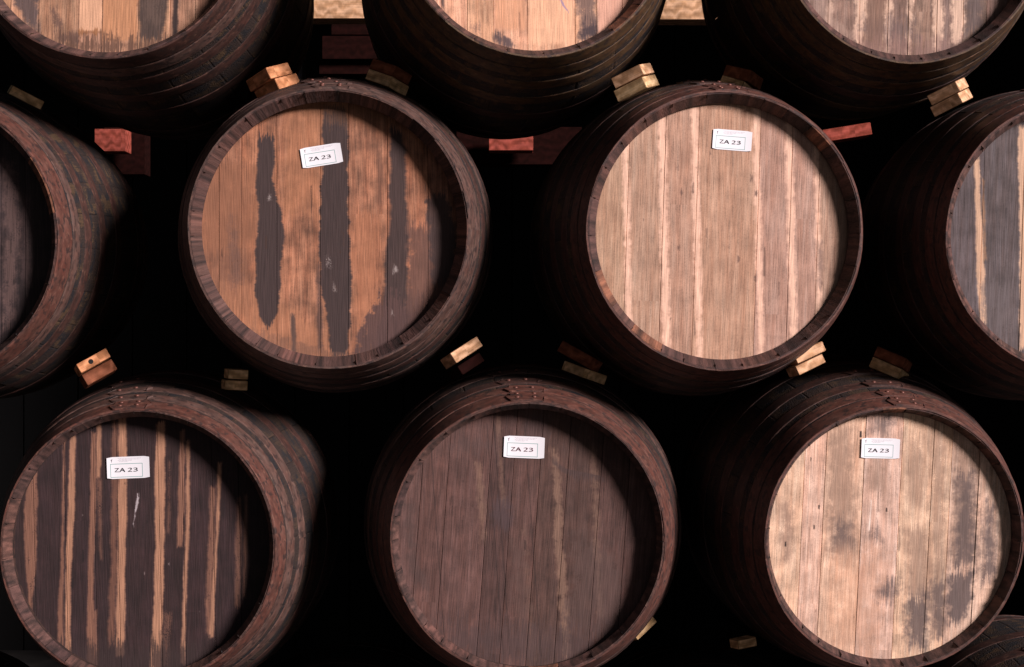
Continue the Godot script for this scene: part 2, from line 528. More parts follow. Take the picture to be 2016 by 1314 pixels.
# -------------------------------------------------------------------- one cask
func cask(c: Dictionary) -> Node3D:
	var o := Node3D.new(); o.name = numbered("wine_cask"); add_child(o)
	var centre := spot(c.cx, c.cy, c.get("z", 0.0))
	c.uv0 = Vector2(rng.randf(), rng.randf())
	c.rc = c.r / F * (CAM_Z - c.get("z", 0.0))
	var back := Vector3(c.get("dx", 0.0), c.get("dy", 0.0), -0.44).normalized()
	var zz := -back
	var xx := Vector3.UP.cross(zz).normalized()
	var bs := Basis(xx, zz.cross(xx), zz).rotated(zz, deg_to_rad(-c.get("roll", 0.0)))
	var off := Vector3(0, c.rb, HALF)
	o.transform = Transform3D(bs, centre - bs * off)
	tag(o, c.label, "cask", "oak casks stacked on their sides")
	# staves
	var n := 27
	var cuts := [0.0]
	for k in n: cuts.append(cuts[k] + rng.randf_range(0.7, 1.3))
	var whole: float = cuts[n]
	var turn := rng.randf() * TAU
	for k in n:
		part("stave", stave_mesh(c, turn + cuts[k] / whole * TAU, turn + cuts[k + 1] / whole * TAU), null, o, off)
	# hoops, mirrored on the back half
	var hoops: Array = c.get("hoops", [[0.001, 0.045], [0.051, 0.088], [0.112, 0.150], [0.200, 0.240], [0.318, 0.360]])
	var ja: float = deg_to_rad(c.get("joint", 92.0))
	for k in hoops.size():
		var h: Array = hoops[k]
		var tone: int = (c.get("tones", [0, 0, 2, 2, 2]) as Array)[k]
		var hp := part("hoop", hoop_mesh(c, h[0], h[1], -0.0005, 0.0021), mat["hoop_%d" % tone], o, off)
		if k < 4:
			var a := ja + k * 0.035 + rng.randf_range(-0.02, 0.02)
			var lap := part("lap_joint", hoop_mesh(c, h[0] + 0.0012, h[1] - 0.0012, 0.0015, 0.0024, a - 0.30, a, 0.05), mat["hoop_%d" % tone], hp)
			lap.name = "lap_joint"
			for rv in ([[0.08, 0.3], [0.08, 0.72], [0.20, 0.3], [0.20, 0.72]] if k == 0 else [[0.08, 0.5], [0.19, 0.5]]):
				var sph := SphereMesh.new(); sph.radius = 0.0048; sph.height = 0.0058; sph.radial_segments = 12; sph.rings = 6
				var s: float = lerpf(h[0], h[1], rv[1])
				var ra: float = a - rv[0]
				var rp := part("rivet", sph, mat.rivet, hp, ring_pt(ra, radius(c, s) + 0.0040, s))
				rp.rotation.z = ra - PI / 2
		if c.get("short", false): continue
		part("hoop", hoop_mesh(c, 2 * HALF - h[1], 2 * HALF - h[0], -0.0005, 0.0021), mat["hoop_%d" % tone], o, off)
	# head
	if c.has("recipe"):
		var r: Dictionary = c.recipe
		r.roll = c.get("roll", 0.0)
		# where the recessed head really stands, in photograph pixels, so that its stains lie where they were measured
		var hc: Vector3 = centre - bs.z * float(c.get("rec", REC))
		r.hx = 1008.0 + hc.x * F / (CAM_Z - hc.z); r.hy = 657.0 - hc.y * F / (CAM_Z - hc.z)
		r.hr = (c.rc + 0.002 - c.get("bev", 0.0145)) * F / (CAM_Z - hc.z)
		var hm := paint_head(r)
		var hr: float = c.rc + 0.002 - c.get("bev", 0.0145)
		var xs := [-hr + 0.0006]
		for e in r.edges:
			var x: float = (e - r.hx) / r.hr * hr
			if x > -hr * 0.96 and x < hr * 0.96: xs.append(x)
		xs.append(hr - 0.0006)
		for k in xs.size() - 1:
			part("head_board", head_board(hr, xs[k], xs[k + 1]), hm, o, off + Vector3(0, 0, -c.get("rec", REC)))
		if c.has("paper"):
			var p: Array = c.paper
			var lx: float = (p[0] - r.hx) / r.hr * hr; var ly: float = (r.hy - p[1]) / r.hr * hr
			var v2 := Vector2(lx, ly).rotated(deg_to_rad(c.get("roll", 0.0)))
			paper_label(o, off + Vector3(v2.x, v2.y, -c.get("rec", REC) + 0.0014), deg_to_rad(p[4] + c.get("roll", 0.0)), p[2] / r.hr * hr, p[3] / r.hr * hr, p.size() > 5)
	else:
		var dm := CylinderMesh.new(); dm.top_radius = c.rc + 0.002 - c.get("bev", 0.0145); dm.bottom_radius = dm.top_radius; dm.height = 0.02; dm.radial_segments = 40
		var hd := part("head", dm, mat["stave_2"], o, off + Vector3(0, 0, -REC - 0.01))
		hd.rotation.x = PI / 2
	var rm := CylinderMesh.new(); rm.top_radius = c.rc + 0.002 - c.get("bev", 0.0145); rm.bottom_radius = rm.top_radius; rm.height = 0.02; rm.radial_segments = 40
	var rh := part("rear_head", rm, mat["stave_2"], o, off + Vector3(0, 0, -2 * HALF + REC))
	rh.rotation.x = PI / 2
	return o

func paper_label(o: Node3D, at: Vector3, turn: float, w: float, h: float, red: bool):
	var st := begin()
	var n := 8
	for i in n:
		# a very slight curl away from the wood at the ends
		var xa := lerpf(-0.5, 0.5, i / float(n)); var xb := lerpf(-0.5, 0.5, (i + 1) / float(n))
		var za := 0.0016 * pow(absf(xa) * 2.0, 4.0); var zb := 0.0016 * pow(absf(xb) * 2.0, 4.0)
		var ya := 0.5 if i > 0 else 0.46; var yb := 0.5 if i < n - 1 else 0.46
		quad(st, Vector3(xa * w, ya * h, za), Vector3(xb * w, yb * h, zb), Vector3(xb * w, -yb * h, zb), Vector3(xa * w, -ya * h, za), Vector2(xa + 0.5, 0.5 - ya), Vector2(xb + 0.5, 0.5 - yb), Vector2(xb + 0.5, 0.5 + yb), Vector2(xa + 0.5, 0.5 + ya))
		quad(st, Vector3(xb * w, yb * h, zb - 0.0005), Vector3(xa * w, ya * h, za - 0.0005), Vector3(xa * w, -ya * h, za - 0.0005), Vector3(xb * w, -yb * h, zb - 0.0005), Vector2(.9, .9), Vector2(.9, .9), Vector2(.9, .9), Vector2(.9, .9))
	st.generate_normals()
	var lb := part("paper_label", st.commit(), mat.paper, o, at)
	lb.rotation.z = turn
	lb.set_meta("label", "white paper label printed ZA 23")
	var tm := TextMesh.new()
	var f := SystemFont.new(); f.font_names = PackedStringArray(["Droid Sans"])
	tm.font = f; tm.text = "ZA 23"; tm.font_size = 32; tm.pixel_size = 0.001; tm.depth = 0.0003
	var box := tm.get_aabb()
	var t := part("lettering", tm, mat.ink_red if red else mat.ink, lb)
	t.scale = Vector3(0.54 * w / box.size.x, 0.175 * h / box.size.y, 1.0)
	var mid := box.get_center()
	t.position = Vector3(-0.045 * w - mid.x * t.scale.x, -0.10 * h - mid.y * t.scale.y, 0.0008)

func casks():
	var dark := Color(0.33, 0.26, 0.255)
	# ---- middle row
	cask({"cx": 648.0, "bev": 0.019, "tones": [1, 1, 2, 1, 2], "cy": 450.0, "r": 276.0, "dx": -0.020, "dy": 0.002, "rb": 0.350, "roll": 0.0, "grime": 1, "joint": 98.0,
		"paper": [633.0, 306.5, 80.0, 40.0, 9.3],
		"label": "orange-brown cask with dark brushed stripes and a tilted paper label",
		"recipe": {"sd": 1, "hx": 644.0, "hy": 452.0, "hr": 250.0, "base": Color(0.60, 0.405, 0.305), "edges": [432.0, 476.0, 545.0, 630.0, 685.0, 762.0, 842.0], "vary": 0.7, "mott": 0.55, "grain": 0.34, "paint": func():
			var dk := Color(0.245, 0.19, 0.185)
			stroke([205, 560, 640, 330, 555, 632, 420, 556, 628], Color(0.70, 0.475, 0.335), 0.5, 16, 14, 0.35)
			stroke([420, 690, 752, 560, 690, 748, 640, 695, 740], Color(0.70, 0.46, 0.33), 0.6, 14, 12, 0.25)
			stroke([330, 400, 500, 500, 395, 500, 620, 420, 500], Color(0.50, 0.345, 0.27), 0.6, 20, 14, 0.4)
			stroke([560, 400, 520, 660, 440, 640, 705, 560, 640], Color(0.70, 0.48, 0.35), 0.55, 18, 14, 0.35)
			stroke([320, 395, 510, 400, 395, 505, 500, 395, 500], Color(0.60, 0.40, 0.29), 0.55, 12, 3)
			stroke([430, 452, 466, 470, 450, 470, 560, 455, 478], Color(0.42, 0.31, 0.27), 0.6, 8, 6, 0.45)
			stroke([268, 510, 541, 300, 508, 540, 360, 503, 538, 398, 508, 542, 410, 510, 551, 445, 508, 558, 500, 502, 556, 560, 503, 552, 620, 510, 545, 643, 522, 534], dk, 0.97, 8, 2)
			stroke([212, 640, 680, 240, 634, 682, 255, 632, 684, 300, 637, 683, 400, 630, 684, 500, 628, 688, 560, 630, 690, 620, 640, 690, 700, 655, 684], dk, 0.97, 9, 2)
			stroke([250, 768, 792, 350, 768, 798, 450, 766, 802, 500, 757, 800, 560, 757, 800, 610, 752, 806, 700, 735, 812], dk, 0.92, 9, 3)
			stroke([585, 750, 900, 640, 712, 900, 715, 690, 900], Color(0.345, 0.25, 0.235), 0.92, 18, 5, 0.05)
			stroke([440, 802, 900, 560, 803, 900, 620, 798, 900], Color(0.40, 0.285, 0.25), 0.8, 16, 6, 0.22)
			stroke([380, 838, 880, 470, 846, 900, 560, 850, 900], Color(0.30, 0.24, 0.235), 0.8, 10, 4, 0.15)
			stroke([300, 742, 750, 400, 742, 752], Color(0.42, 0.29, 0.23), 0.6, 6, 3)
			stroke([620, 572, 580, 700, 574, 584], Color(0.32, 0.25, 0.23), 0.85, 4, 2)
			stroke([520, 622, 630, 690, 625, 634], Color(0.32, 0.24, 0.22), 0.75, 6, 3, 0.3)
			stroke([650, 400, 520, 690, 440, 640, 712, 480, 800], Color(0.46, 0.33, 0.27), 0.55, 20, 8, 0.45)
			stroke([190, 620, 790, 215, 600, 840, 240, 600, 860], Color(0.52, 0.35, 0.24), 0.5, 14, 8, 0.3)
			for q in [[503, 640, 8], [520, 774, 6], [560, 655, 4], [383, 527, 4], [610, 770, 3]]:
				stroke([q[0], q[1], q[1] + q[2], q[0] + q[2] * 3, q[1] - 2, q[1] + q[2] * 1.6], Color(0.66, 0.62, 0.60), 0.8, 5, 2, 0.5)}})
	cask({"cx": 1429.0, "bev": 0.0165, "tones": [0, 0, 2, 2, 2], "cy": 454.0, "r": 275.0, "dx": -0.040, "dy": -0.002, "rb": 0.350, "roll": 2.0, "rec": 0.040, "grime": 0, "joint": 97.0,
		"paper": [1442.0, 276.0, 78.0, 40.0, -4.0], "chime": 0.9,
		"label": "pinkish tan cask with pale thin stripes and a straight paper label",
		"recipe": {"sd": 2, "hx": 1420.0, "hy": 455.0, "hr": 250.0, "base": Color(0.715, 0.565, 0.48), "edges": [1232.0, 1303.0, 1369.0, 1492.0, 1557.0, 1613.0], "vary": 0.4, "mott": 0.18, "grain": 0.20, "paint": func():
			var pale := Color(0.93, 0.755, 0.655)
			for q in [[1226, 12], [1298, 16], [1364, 14], [1488, 13], [1553, 15], [1609, 9]]:
				var x: float = q[0]
				stroke([195, x - 5, x + q[1] - 5, 455, x, x + q[1], 720, x + 6, x + q[1] + 4], pale, 0.97, 5, 4, 0.0)
				stroke([195, x - 2, x + 4, 455, x + 3, x + 9, 720, x + 10, x + 15], Color(0.95, 0.79, 0.68), 0.5, 3, 4)
			stroke([470, 1612, 1622, 560, 1614, 1624], Color(0.45, 0.36, 0.33), 0.6, 6, 5, 0.3)
			for q in [[373, 1487, 6], [330, 1328, 5], [540, 1484, 6], [378, 1338, 6], [505, 1452, 5], [488, 1332, 4], [345, 1478, 5], [300, 1395, 4]]:
				stroke([q[0], q[1], q[1] + q[2], q[0] + q[2] * 1.5, q[1], q[1] + q[2]], Color(0.36, 0.27, 0.24), 0.75, 4, 2, 0.3)}})
	cask({"cx": -170.0, "tones": [0, 1, 2, 2, 2], "hoops": [[0.001, 0.062], [0.067, 0.100], [0.125, 0.160], [0.210, 0.250], [0.320, 0.360]], "cy": 470.0, "r": 284.0, "dx": 0.007, "dy": 0.002, "rb": 0.350, "roll": 0.0, "grime": 0, "joint": 120.0,
		"label": "cask cut off by the left edge, broad dusty pink hoop and blackened head",
		"recipe": {"sd": 3, "hx": -172.0, "hy": 470.0, "hr": 256.0, "base": Color(0.21, 0.16, 0.16), "edges": [-300.0, -220.0, -150.0, -80.0, 2.0, 50.0], "vary": 1.0, "grain": 0.4, "paint": func():
			stroke([320, 4, 30, 420, 6, 40, 520, 8, 36, 640, 4, 26], Color(0.40, 0.31, 0.29), 0.8, 12, 8, 0.4)
			stroke([380, 44, 56, 560, 44, 60], Color(0.36, 0.28, 0.27), 0.7, 8, 5, 0.35)}})
	cask({"cx": 2134.0, "bev": 0.012, "tones": [0, 0, 2, 2, 2], "cy": 466.0, "r": 272.0, "dx": -0.012, "dy": -0.003, "rb": 0.348, "roll": 2.0, "grime": 1, "joint": 98.0,
		"label": "cask cut off by the right edge, slate grey head with cream streaks",
		"recipe": {"sd": 4, "hx": 2127.0, "hy": 466.0, "hr": 248.0, "base": Color(0.385, 0.335, 0.335), "edges": [1932.0, 2012.0, 2090.0, 2160.0, 2240.0, 2310.0], "vary": 0.4, "grain": 0.3, "paint": func():
			var cream := Color(0.86, 0.70, 0.575)
			stroke([318, 1917, 1926, 400, 1918, 1930, 500, 1920, 1936, 560, 1921, 1938, 645, 1930, 1941], cream, 0.95, 4, 2)
			stroke([360, 1932, 1936, 520, 1936, 1941], Color(0.66, 0.50, 0.38), 0.8, 4, 2)
			stroke([250, 2004, 2022, 450, 2006, 2024, 690, 2006, 2030], cream, 0.95, 5, 2)
			stroke([560, 1930, 2000, 660, 1930, 2000], Color(0.44, 0.40, 0.40), 0.5, 10, 8, 0.4)}})
	# ---- bottom row
	cask({"cx": 271.0, "bev": 0.012, "tones": [0, 1, 1, 2, 2], "cy": 1078.0, "r": 272.0, "dx": 0.006, "dy": -0.004, "rb": 0.360, "roll": -1.4, "grime": 2, "joint": 101.0,
		"paper": [252.0, 921.0, 84.0, 43.0, 2.2],
		"label": "dark brown cask with narrow light stripes down its head and a label",
		"recipe": {"sd": 5, "hx": 266.0, "hy": 1076.0, "hr": 248.0, "base": Color(0.198, 0.132, 0.134), "edges": [66.0, 128.0, 186.0, 232.0, 314.0, 361.0, 420.0, 472.0], "vary": 0.6, "grain": 0.32, "paint": func():
			var lt := Color(0.70, 0.515, 0.405)
			var md := Color(0.54, 0.38, 0.305)
			stroke([918, 62, 72, 960, 50, 72, 1000, 45, 72, 1060, 45, 70, 1120, 49, 69, 1160, 53, 64, 1215, 53, 58], md, 0.9, 3.6, 2, 0.2)
			stroke([855, 136, 147, 930, 133, 147, 1000, 131, 146, 1060, 129, 142, 1100, 128, 140, 1160, 127, 138, 1290, 127, 139], lt, 0.95, 3, 2)
			stroke([850, 122, 127, 980, 120, 125, 1100, 118, 124, 1200, 112, 123, 1300, 110, 124], md, 0.9, 3, 2)
			stroke([828, 188, 198, 900, 188, 198, 940, 188, 196], lt, 0.9, 2.4, 2)
			stroke([850, 178, 187, 900, 177, 187, 1000, 175, 187, 1100, 172, 184, 1200, 170, 184, 1310, 170, 185], md, 0.95, 3, 2)
			stroke([940, 189, 199, 1030, 192, 199, 1100, 196, 200], md, 0.7, 3.6, 3, 0.35)
			stroke([1200, 183, 190, 1310, 182, 192], md, 0.8, 3, 2)
			stroke([822, 219, 231, 900, 219, 230, 1000, 218, 230, 1100, 217, 229, 1200, 213, 227, 1270, 212, 224], Color(0.46, 0.315, 0.255), 0.92, 6, 3)
			stroke([820, 232, 247, 900, 232, 249, 1000, 231, 249, 1100, 231, 246, 1200, 228, 246, 1290, 227, 243], lt, 0.97, 3, 2)
			stroke([832, 306, 324, 950, 303, 324, 1050, 305, 323, 1150, 303, 322, 1250, 298, 318, 1320, 295, 316], lt, 0.97, 3.6, 2)
			stroke([850, 353, 363, 1000, 349, 362, 1080, 347, 358], md, 0.95, 3, 2)
			stroke([870, 366, 372, 1000, 365, 374, 1100, 362, 370, 1200, 358, 366, 1310, 355, 363], lt, 0.9, 3, 2)
			stroke([915, 428, 436, 1050, 424, 430, 1150, 417, 424, 1260, 410, 420], lt, 0.92, 2.4, 2)
			stroke([960, 412, 424, 1060, 410, 423, 1160, 405, 417, 1250, 404, 412], md, 0.85, 4.2, 3, 0.25)
			stroke([985, 467, 474, 1080, 462, 474, 1200, 462, 472], md, 0.75, 3.6, 3, 0.3)
			stroke([980, 480, 487, 1100, 479, 486, 1180, 477, 483], md, 0.7, 3, 3, 0.3)
			stroke([910, 330, 335, 1000, 329, 334, 1050, 327, 333], md, 0.55, 3, 3, 0.45)
			stroke([1210, 322, 336, 1310, 318, 332], md, 0.6, 4.2, 4, 0.45)
			stroke([1270, 100, 420, 1300, 110, 420, 1330, 110, 420], Color(0.22, 0.165, 0.16), 0.7, 16, 6, 0.25)
			stroke([975, 269, 272, 1000, 265, 269, 1035, 259, 262], Color(0.86, 0.83, 0.84), 0.8, 4, 1, 0.3)
			for q in [[1127, 281, 4], [1205, 390, 3], [1010, 160, 3], [1110, 330, 3]]:
				stroke([q[0], q[1], q[1] + q[2], q[0] + q[2], q[1], q[1] + q[2]], Color(0.6, 0.55, 0.54), 0.7, 2, 1)}})
	cask({"cx": 1040.0, "bev": 0.0105, "tones": [0, 0, 2, 1, 2], "cy": 1062.0, "r": 271.0, "dx": -0.012, "dy": -0.003, "rb": 0.356, "roll": 4.2, "grime": 1, "joint": 102.0,
		"paper": [1032.0, 881.0, 80.0, 43.0, -2.4, true], "hoops": [[0.001, 0.052], [0.058, 0.098], [0.118, 0.160], [0.215, 0.255], [0.325, 0.365]],
		"label": "cask with an even greyish brown head of leaning boards, red print on its label",
		"recipe": {"sd": 6, "hx": 1030.0, "hy": 1062.0, "hr": 248.0, "base": Color(0.352, 0.250, 0.224), "edges": [822.0, 873.0, 955.0, 1001.0, 1053.0, 1108.0, 1174.0, 1230.0], "vary": 1.3, "grain": 0.30, "paint": func():
			var lt := Color(0.52, 0.405, 0.34)
			stroke([885, 1084, 1098, 950, 1088, 1104, 1060, 1092, 1108, 1180, 1100, 1118, 1290, 1108, 1122], lt, 0.85, 7, 4, 0.15)
			stroke([860, 1163, 1172, 960, 1168, 1178, 1060, 1170, 1180, 1200, 1178, 1186], lt, 0.65, 7, 5, 0.25)
			stroke([920, 936, 946, 1000, 941, 953, 1070, 946, 954], lt, 0.7, 6, 5, 0.2)
			stroke([820, 978, 984, 870, 978, 986, 1000, 988, 994], lt, 0.6, 6, 4, 0.3)
			stroke([1030, 1030, 1034, 1200, 1036, 1046, 1300, 1044, 1056], lt, 0.4, 8, 6, 0.35)
			stroke([815, 1030, 1090, 850, 1030, 1080, 880, 1028, 1072], Color(0.32, 0.245, 0.235), 0.7, 12, 6, 0.25)
			stroke([905, 1084, 1094, 918, 1096, 1112, 928, 1112, 1185, 934, 1130, 1190], Color(0.30, 0.23, 0.22), 0.75, 7, 4, 0.15)
			stroke([868, 890, 990, 882, 890, 1000, 900, 890, 985], Color(0.34, 0.26, 0.245), 0.6, 14, 8, 0.3)
			stroke([990, 968, 1002, 1020, 966, 1006, 1045, 972, 1000], Color(0.30, 0.24, 0.25), 0.7, 10, 8, 0.2)
			stroke([1060, 1005, 1030, 1150, 1012, 1040, 1290, 1016, 1050], Color(0.37, 0.28, 0.255), 0.6, 14, 8, 0.3)
			stroke([1060, 1125, 1200, 1140, 1130, 1230, 1230, 1110, 1230], Color(0.36, 0.28, 0.26), 0.6, 22, 10, 0.35)
			stroke([1235, 850, 1200, 1262, 880, 1160, 1300, 900, 1150], Color(0.31, 0.24, 0.235), 0.65, 22, 10, 0.35)
			stroke([1010, 795, 812, 1100, 800, 818, 1170, 815, 840], Color(0.31, 0.24, 0.225), 0.6, 8, 6, 0.25)
			for x in [857.0, 971.0, 985.0, 1046.0]:
				stroke([840, x - 14, x - 12.4, 1060, x + 1, x + 2.6, 1290, x + 18, x + 19.4], Color(0.17, 0.12, 0.11), 0.6, 1.5, 1, 0.1)}})
	cask({"cx": 1763.0, "bev": 0.01, "tones": [0, 0, 2, 2, 2], "cy": 1061.0, "r": 261.0, "dx": -0.042, "dy": 0.026, "rb": 0.342, "roll": 2.0, "rec": 0.034, "grime": 1, "joint": 96.0,
		"paper": [1730.0, 882.0, 77.0, 40.0, -1.6], "chime": 0.85,
		"label": "light peach cask with grey smudges on its boards and a paper label",
		"recipe": {"sd": 7, "hx": 1752.0, "hy": 1062.0, "hr": 236.0, "base": Color(0.875, 0.722, 0.622), "edges": [1574.0, 1616.0, 1693.0, 1768.0, 1831.0, 1869.0, 1926.0], "vary": 0.35, "grain": 0.20, "paint": func():
			var gb := Color(0.59, 0.48, 0.41)
			var gd := Color(0.34, 0.29, 0.285)
			stroke([850, 1630, 1672, 920, 1624, 1668, 980, 1620, 1682, 1030, 1626, 1676, 1060, 1630, 1690, 1095, 1632, 1690], gb, 0.68, 14, 14, 0.28)
			stroke([1030, 1640, 1665, 1080, 1636, 1680], gd, 0.69, 12, 16, 0.36)
			stroke([822, 1714, 1752, 836, 1718, 1752, 850, 1705, 1740], gd, 0.69, 10, 12, 0.30)
			stroke([905, 1702, 1742, 940, 1700, 1742, 975, 1706, 1742], gb, 0.60, 12, 12, 0.3)
			stroke([860, 1780, 1815, 900, 1778, 1822, 950, 1778, 1824, 1000, 1784, 1822], gb, 0.56, 12, 14, 0.33)
			stroke([1035, 1782, 1826, 1120, 1788, 1832, 1180, 1790, 1834], gb, 0.68, 10, 10, 0.2)
			stroke([1170, 1790, 1834, 1220, 1788, 1834, 1275, 1790, 1830], gd, 0.79, 12, 11, 0.21)
			stroke([840, 1832, 1858, 900, 1832, 1862, 1000, 1834, 1862, 1100, 1838, 1866, 1250, 1842, 1868], gb, 0.60, 9, 10, 0.36)
			stroke([1140, 1838, 1866, 1200, 1838, 1868, 1255, 1842, 1866], gd, 0.69, 10, 9, 0.26)
			stroke([885, 1884, 1914, 940, 1882, 1922, 1000, 1880, 1926, 1060, 1882, 1926, 1100, 1876, 1926], gb, 0.71, 12, 12, 0.16)
			stroke([930, 1886, 1918, 1000, 1890, 1924, 1110, 1880, 1926], gd, 0.74, 12, 12, 0.26)
			stroke([1126, 1874, 1926, 1180, 1874, 1920, 1225, 1876, 1900], gd, 0.82, 9, 6, 0.17)
			stroke([985, 1944, 1962, 1060, 1942, 1966, 1140, 1940, 1968], gd, 0.74, 10, 9, 0.26)
			stroke([1000, 1536, 1554, 1060, 1534, 1558, 1110, 1540, 1556], Color(0.62, 0.50, 0.43), 0.75, 9, 8, 0.35)
			stroke([1150, 1736, 1768, 1166, 1726, 1772, 1180, 1730, 1756], gd, 0.74, 12, 11, 0.28)
			stroke([1040, 1716, 1732, 1060, 1718, 1734], gd, 0.59, 8, 9, 0.30)
			stroke([1090, 1640, 1740, 1180, 1660, 1730, 1290, 1640, 1720], Color(0.80, 0.60, 0.48), 0.45, 26, 24, 0.35)
			stroke([1250, 1600, 1700, 1285, 1620, 1720], gb, 0.37, 14, 16, 0.42)
			stroke([985, 1712, 1715, 1045, 1708, 1711], Color(0.98, 0.90, 0.84), 0.8, 2, 1)
			for q in [[1072, 1541, 3], [998, 1607, 2.4], [1038, 1598, 2.4], [905, 1590, 2], [1000, 1743, 2.4], [850, 1688, 4]]:
				stroke([q[0], q[1], q[1] + q[2], q[0] + q[2] * 3, q[1], q[1] + q[2]], Color(0.10, 0.07, 0.06), 0.9, 1, 1)}})
	# ---- top row
	cask({"cx": 211.0, "tones": [2, 1, 2, 2, 2], "cy": -165.0, "r": 284.0, "dx": 0.014, "dy": -0.036, "rb": 0.346, "roll": 0.0, "grime": 0, "joint": 90.0,
		"label": "top row cask at left, tan and charcoal boards mixed on its head",
		"recipe": {"sd": 8, "hx": 212.0, "hy": -160.0, "hr": 258.0, "base": Color(0.69, 0.515, 0.41), "edges": [22.0, 78.0, 157.0, 204.0, 275.0, 338.0, 388.0], "vary": 0.6, "grain": 0.34, "paint": func():
			stroke([-60, 26, 76, 10, 30, 76, 40, 50, 76, 62, 66, 77], Color(0.34, 0.29, 0.29), 0.85, 10, 6, 0.25)
			stroke([-100, 158, 203, 66, 158, 203], Color(0.90, 0.70, 0.56), 0.92, 3, 1.5)
			stroke([62, 158, 203, 70, 158, 203], Color(0.60, 0.40, 0.26), 0.8, 5, 2)
			stroke([-100, 205, 273, 84, 205, 273], Color(0.80, 0.57, 0.41), 0.8, 4, 2)
			stroke([-100, 276, 334, 40, 277, 330, 84, 278, 322], Color(0.30, 0.245, 0.225), 0.94, 8, 3, 0.14)
			stroke([-20, 285, 325, 50, 288, 320], Color(0.42, 0.34, 0.30), 0.6, 10, 5, 0.45)
			stroke([-100, 343, 356, 90, 343, 352], Color(0.20, 0.155, 0.15), 0.92, 4, 2)
			stroke([-100, 392, 470, 70, 392, 470], Color(0.47, 0.33, 0.26), 0.75, 6, 3)
			stroke([20, 100, 112, 50, 104, 126, 60, 112, 124], Color(0.38, 0.29, 0.26), 0.7, 8, 5, 0.25)
			stroke([80, 40, 420, 88, 60, 400, 105, 80, 380], Color(0.40, 0.29, 0.235), 0.8, 14, 4, 0.15)
			stroke([70, 115, 155, 84, 120, 156], Color(0.36, 0.27, 0.24), 0.7, 9, 4, 0.2)}})
	cask({"cx": 1053.0, "tones": [3, 3, 3, 3, 2], "cy": -152.0, "r": 267.0, "dx": -0.046, "dy": -0.034, "rb": 0.342, "roll": 0.0, "grime": 0, "joint": 90.0, "chime": 0.9,
		"label": "top row cask at centre with fresh pale boards and a blue pencil curve",
		"recipe": {"sd": 9, "hx": 1048.0, "hy": -146.0, "hr": 242.0, "base": Color(0.86, 0.66, 0.54), "edges": [868.0, 918.0, 970.0, 1037.0, 1131.0, 1174.0, 1225.0], "vary": 0.55, "grain": 0.24, "paint": func():
			stroke([-60, 1133, 1172, 20, 1134, 1172, 62, 1148, 1173, 84, 1140, 1170], Color(0.42, 0.34, 0.32), 0.75, 10, 6, 0.26)
			stroke([45, 1150, 1174, 80, 1136, 1172], Color(0.24, 0.19, 0.21), 0.85, 9, 5, 0.18)
			stroke([-60, 866, 873, 22, 866, 872], Color(0.28, 0.22, 0.22), 0.8, 4, 2)
			stroke([72, 970, 985, 84, 972, 1004, 92, 980, 1008], Color(0.27, 0.22, 0.24), 0.8, 8, 5, 0.2)
			stroke([55, 925, 940, 72, 930, 942], Color(0.35, 0.27, 0.27), 0.7, 8, 5, 0.3)
			stroke([-60, 972, 1035, 60, 972, 1035], Color(0.84, 0.61, 0.46), 0.6, 4, 3)
			stroke([-60, 1028, 1036, 6, 1030, 1036], Color(0.40, 0.30, 0.26), 0.6, 5, 3, 0.2)
			stroke([-60, 1038, 1128, 88, 1038, 1128], Color(0.96, 0.75, 0.60), 0.7, 4, 3)
			stroke([-60, 1176, 1260, 70, 1176, 1230], Color(0.88, 0.66, 0.57), 0.6, 4, 3)
			stroke([-20, 1098, 1100.4, 0, 1101, 1104, 12, 1106, 1110, 24, 1116, 1119], Color(0.46, 0.42, 0.68), 0.6, 2, 1, 0.25)}})
	cask({"cx": 1798.0, "tones": [3, 3, 3, 2, 3], "cy": -142.0, "r": 265.0, "dx": -0.030, "dy": 0.006, "rb": 0.342, "roll": 1.2, "grime": 0, "joint": 90.0,
		"label": "top row cask at right, ashen brown head with whitish weathered stripes",
		"recipe": {"sd": 10, "hx": 1789.0, "hy": -138.0, "hr": 240.0, "base": Color(0.565, 0.455, 0.40), "edges": [1632.0, 1695.0, 1752.0, 1793.0, 1850.0, 1903.0, 1950.0], "vary": 0.8, "grain": 0.34, "paint": func():
			var wh := Color(0.90, 0.76, 0.66)
			for q in [[1628, 1640, 55], [1684, 1706, 88], [1744, 1758, 108], [1789, 1799, 112], [1840, 1862, 98], [1876, 1904, 80]]:
				stroke([-60, q[0], q[1], q[2] * 0.5, q[0] - 1, q[1] - 2, q[2], q[0] - 4, q[1] - 8], wh, 0.9, 7, 4, 0.16)
			stroke([-60, 1600, 1626, 40, 1606, 1640, 70, 1640, 1680], Color(0.70, 0.59, 0.53), 0.55, 12, 8, 0.4)
			stroke([40, 1700, 1800, 60, 1690, 1800, 74, 1710, 1810], Color(0.42, 0.35, 0.34), 0.6, 14, 8, 0.35)
			stroke([-60, 1708, 1742, 100, 1706, 1740], Color(0.50, 0.38, 0.32), 0.65, 6, 4, 0.15)
			stroke([-60, 1906, 1945, 60, 1906, 1935], Color(0.36, 0.31, 0.31), 0.65, 10, 6, 0.3)
			stroke([80, 1680, 1900, 100, 1700, 1880, 115, 1720, 1850], Color(0.56, 0.43, 0.40), 0.6, 16, 8, 0.3)}})
	# ---- the row below the frame: only the tops of these show
	var below := [
		[-300.0, 1690.0, "nearly hidden cask below the left edge of the dark striped cask"],
		[650.0, 1688.0, "cask below the frame whose top rises between the two left bottom casks"],
		[1428.0, 1690.0, "cask below the frame whose riveted hoop shows beside the peach cask"],
		[2150.0, 1628.0, "cask in the bottom right corner showing only its top staves"]]
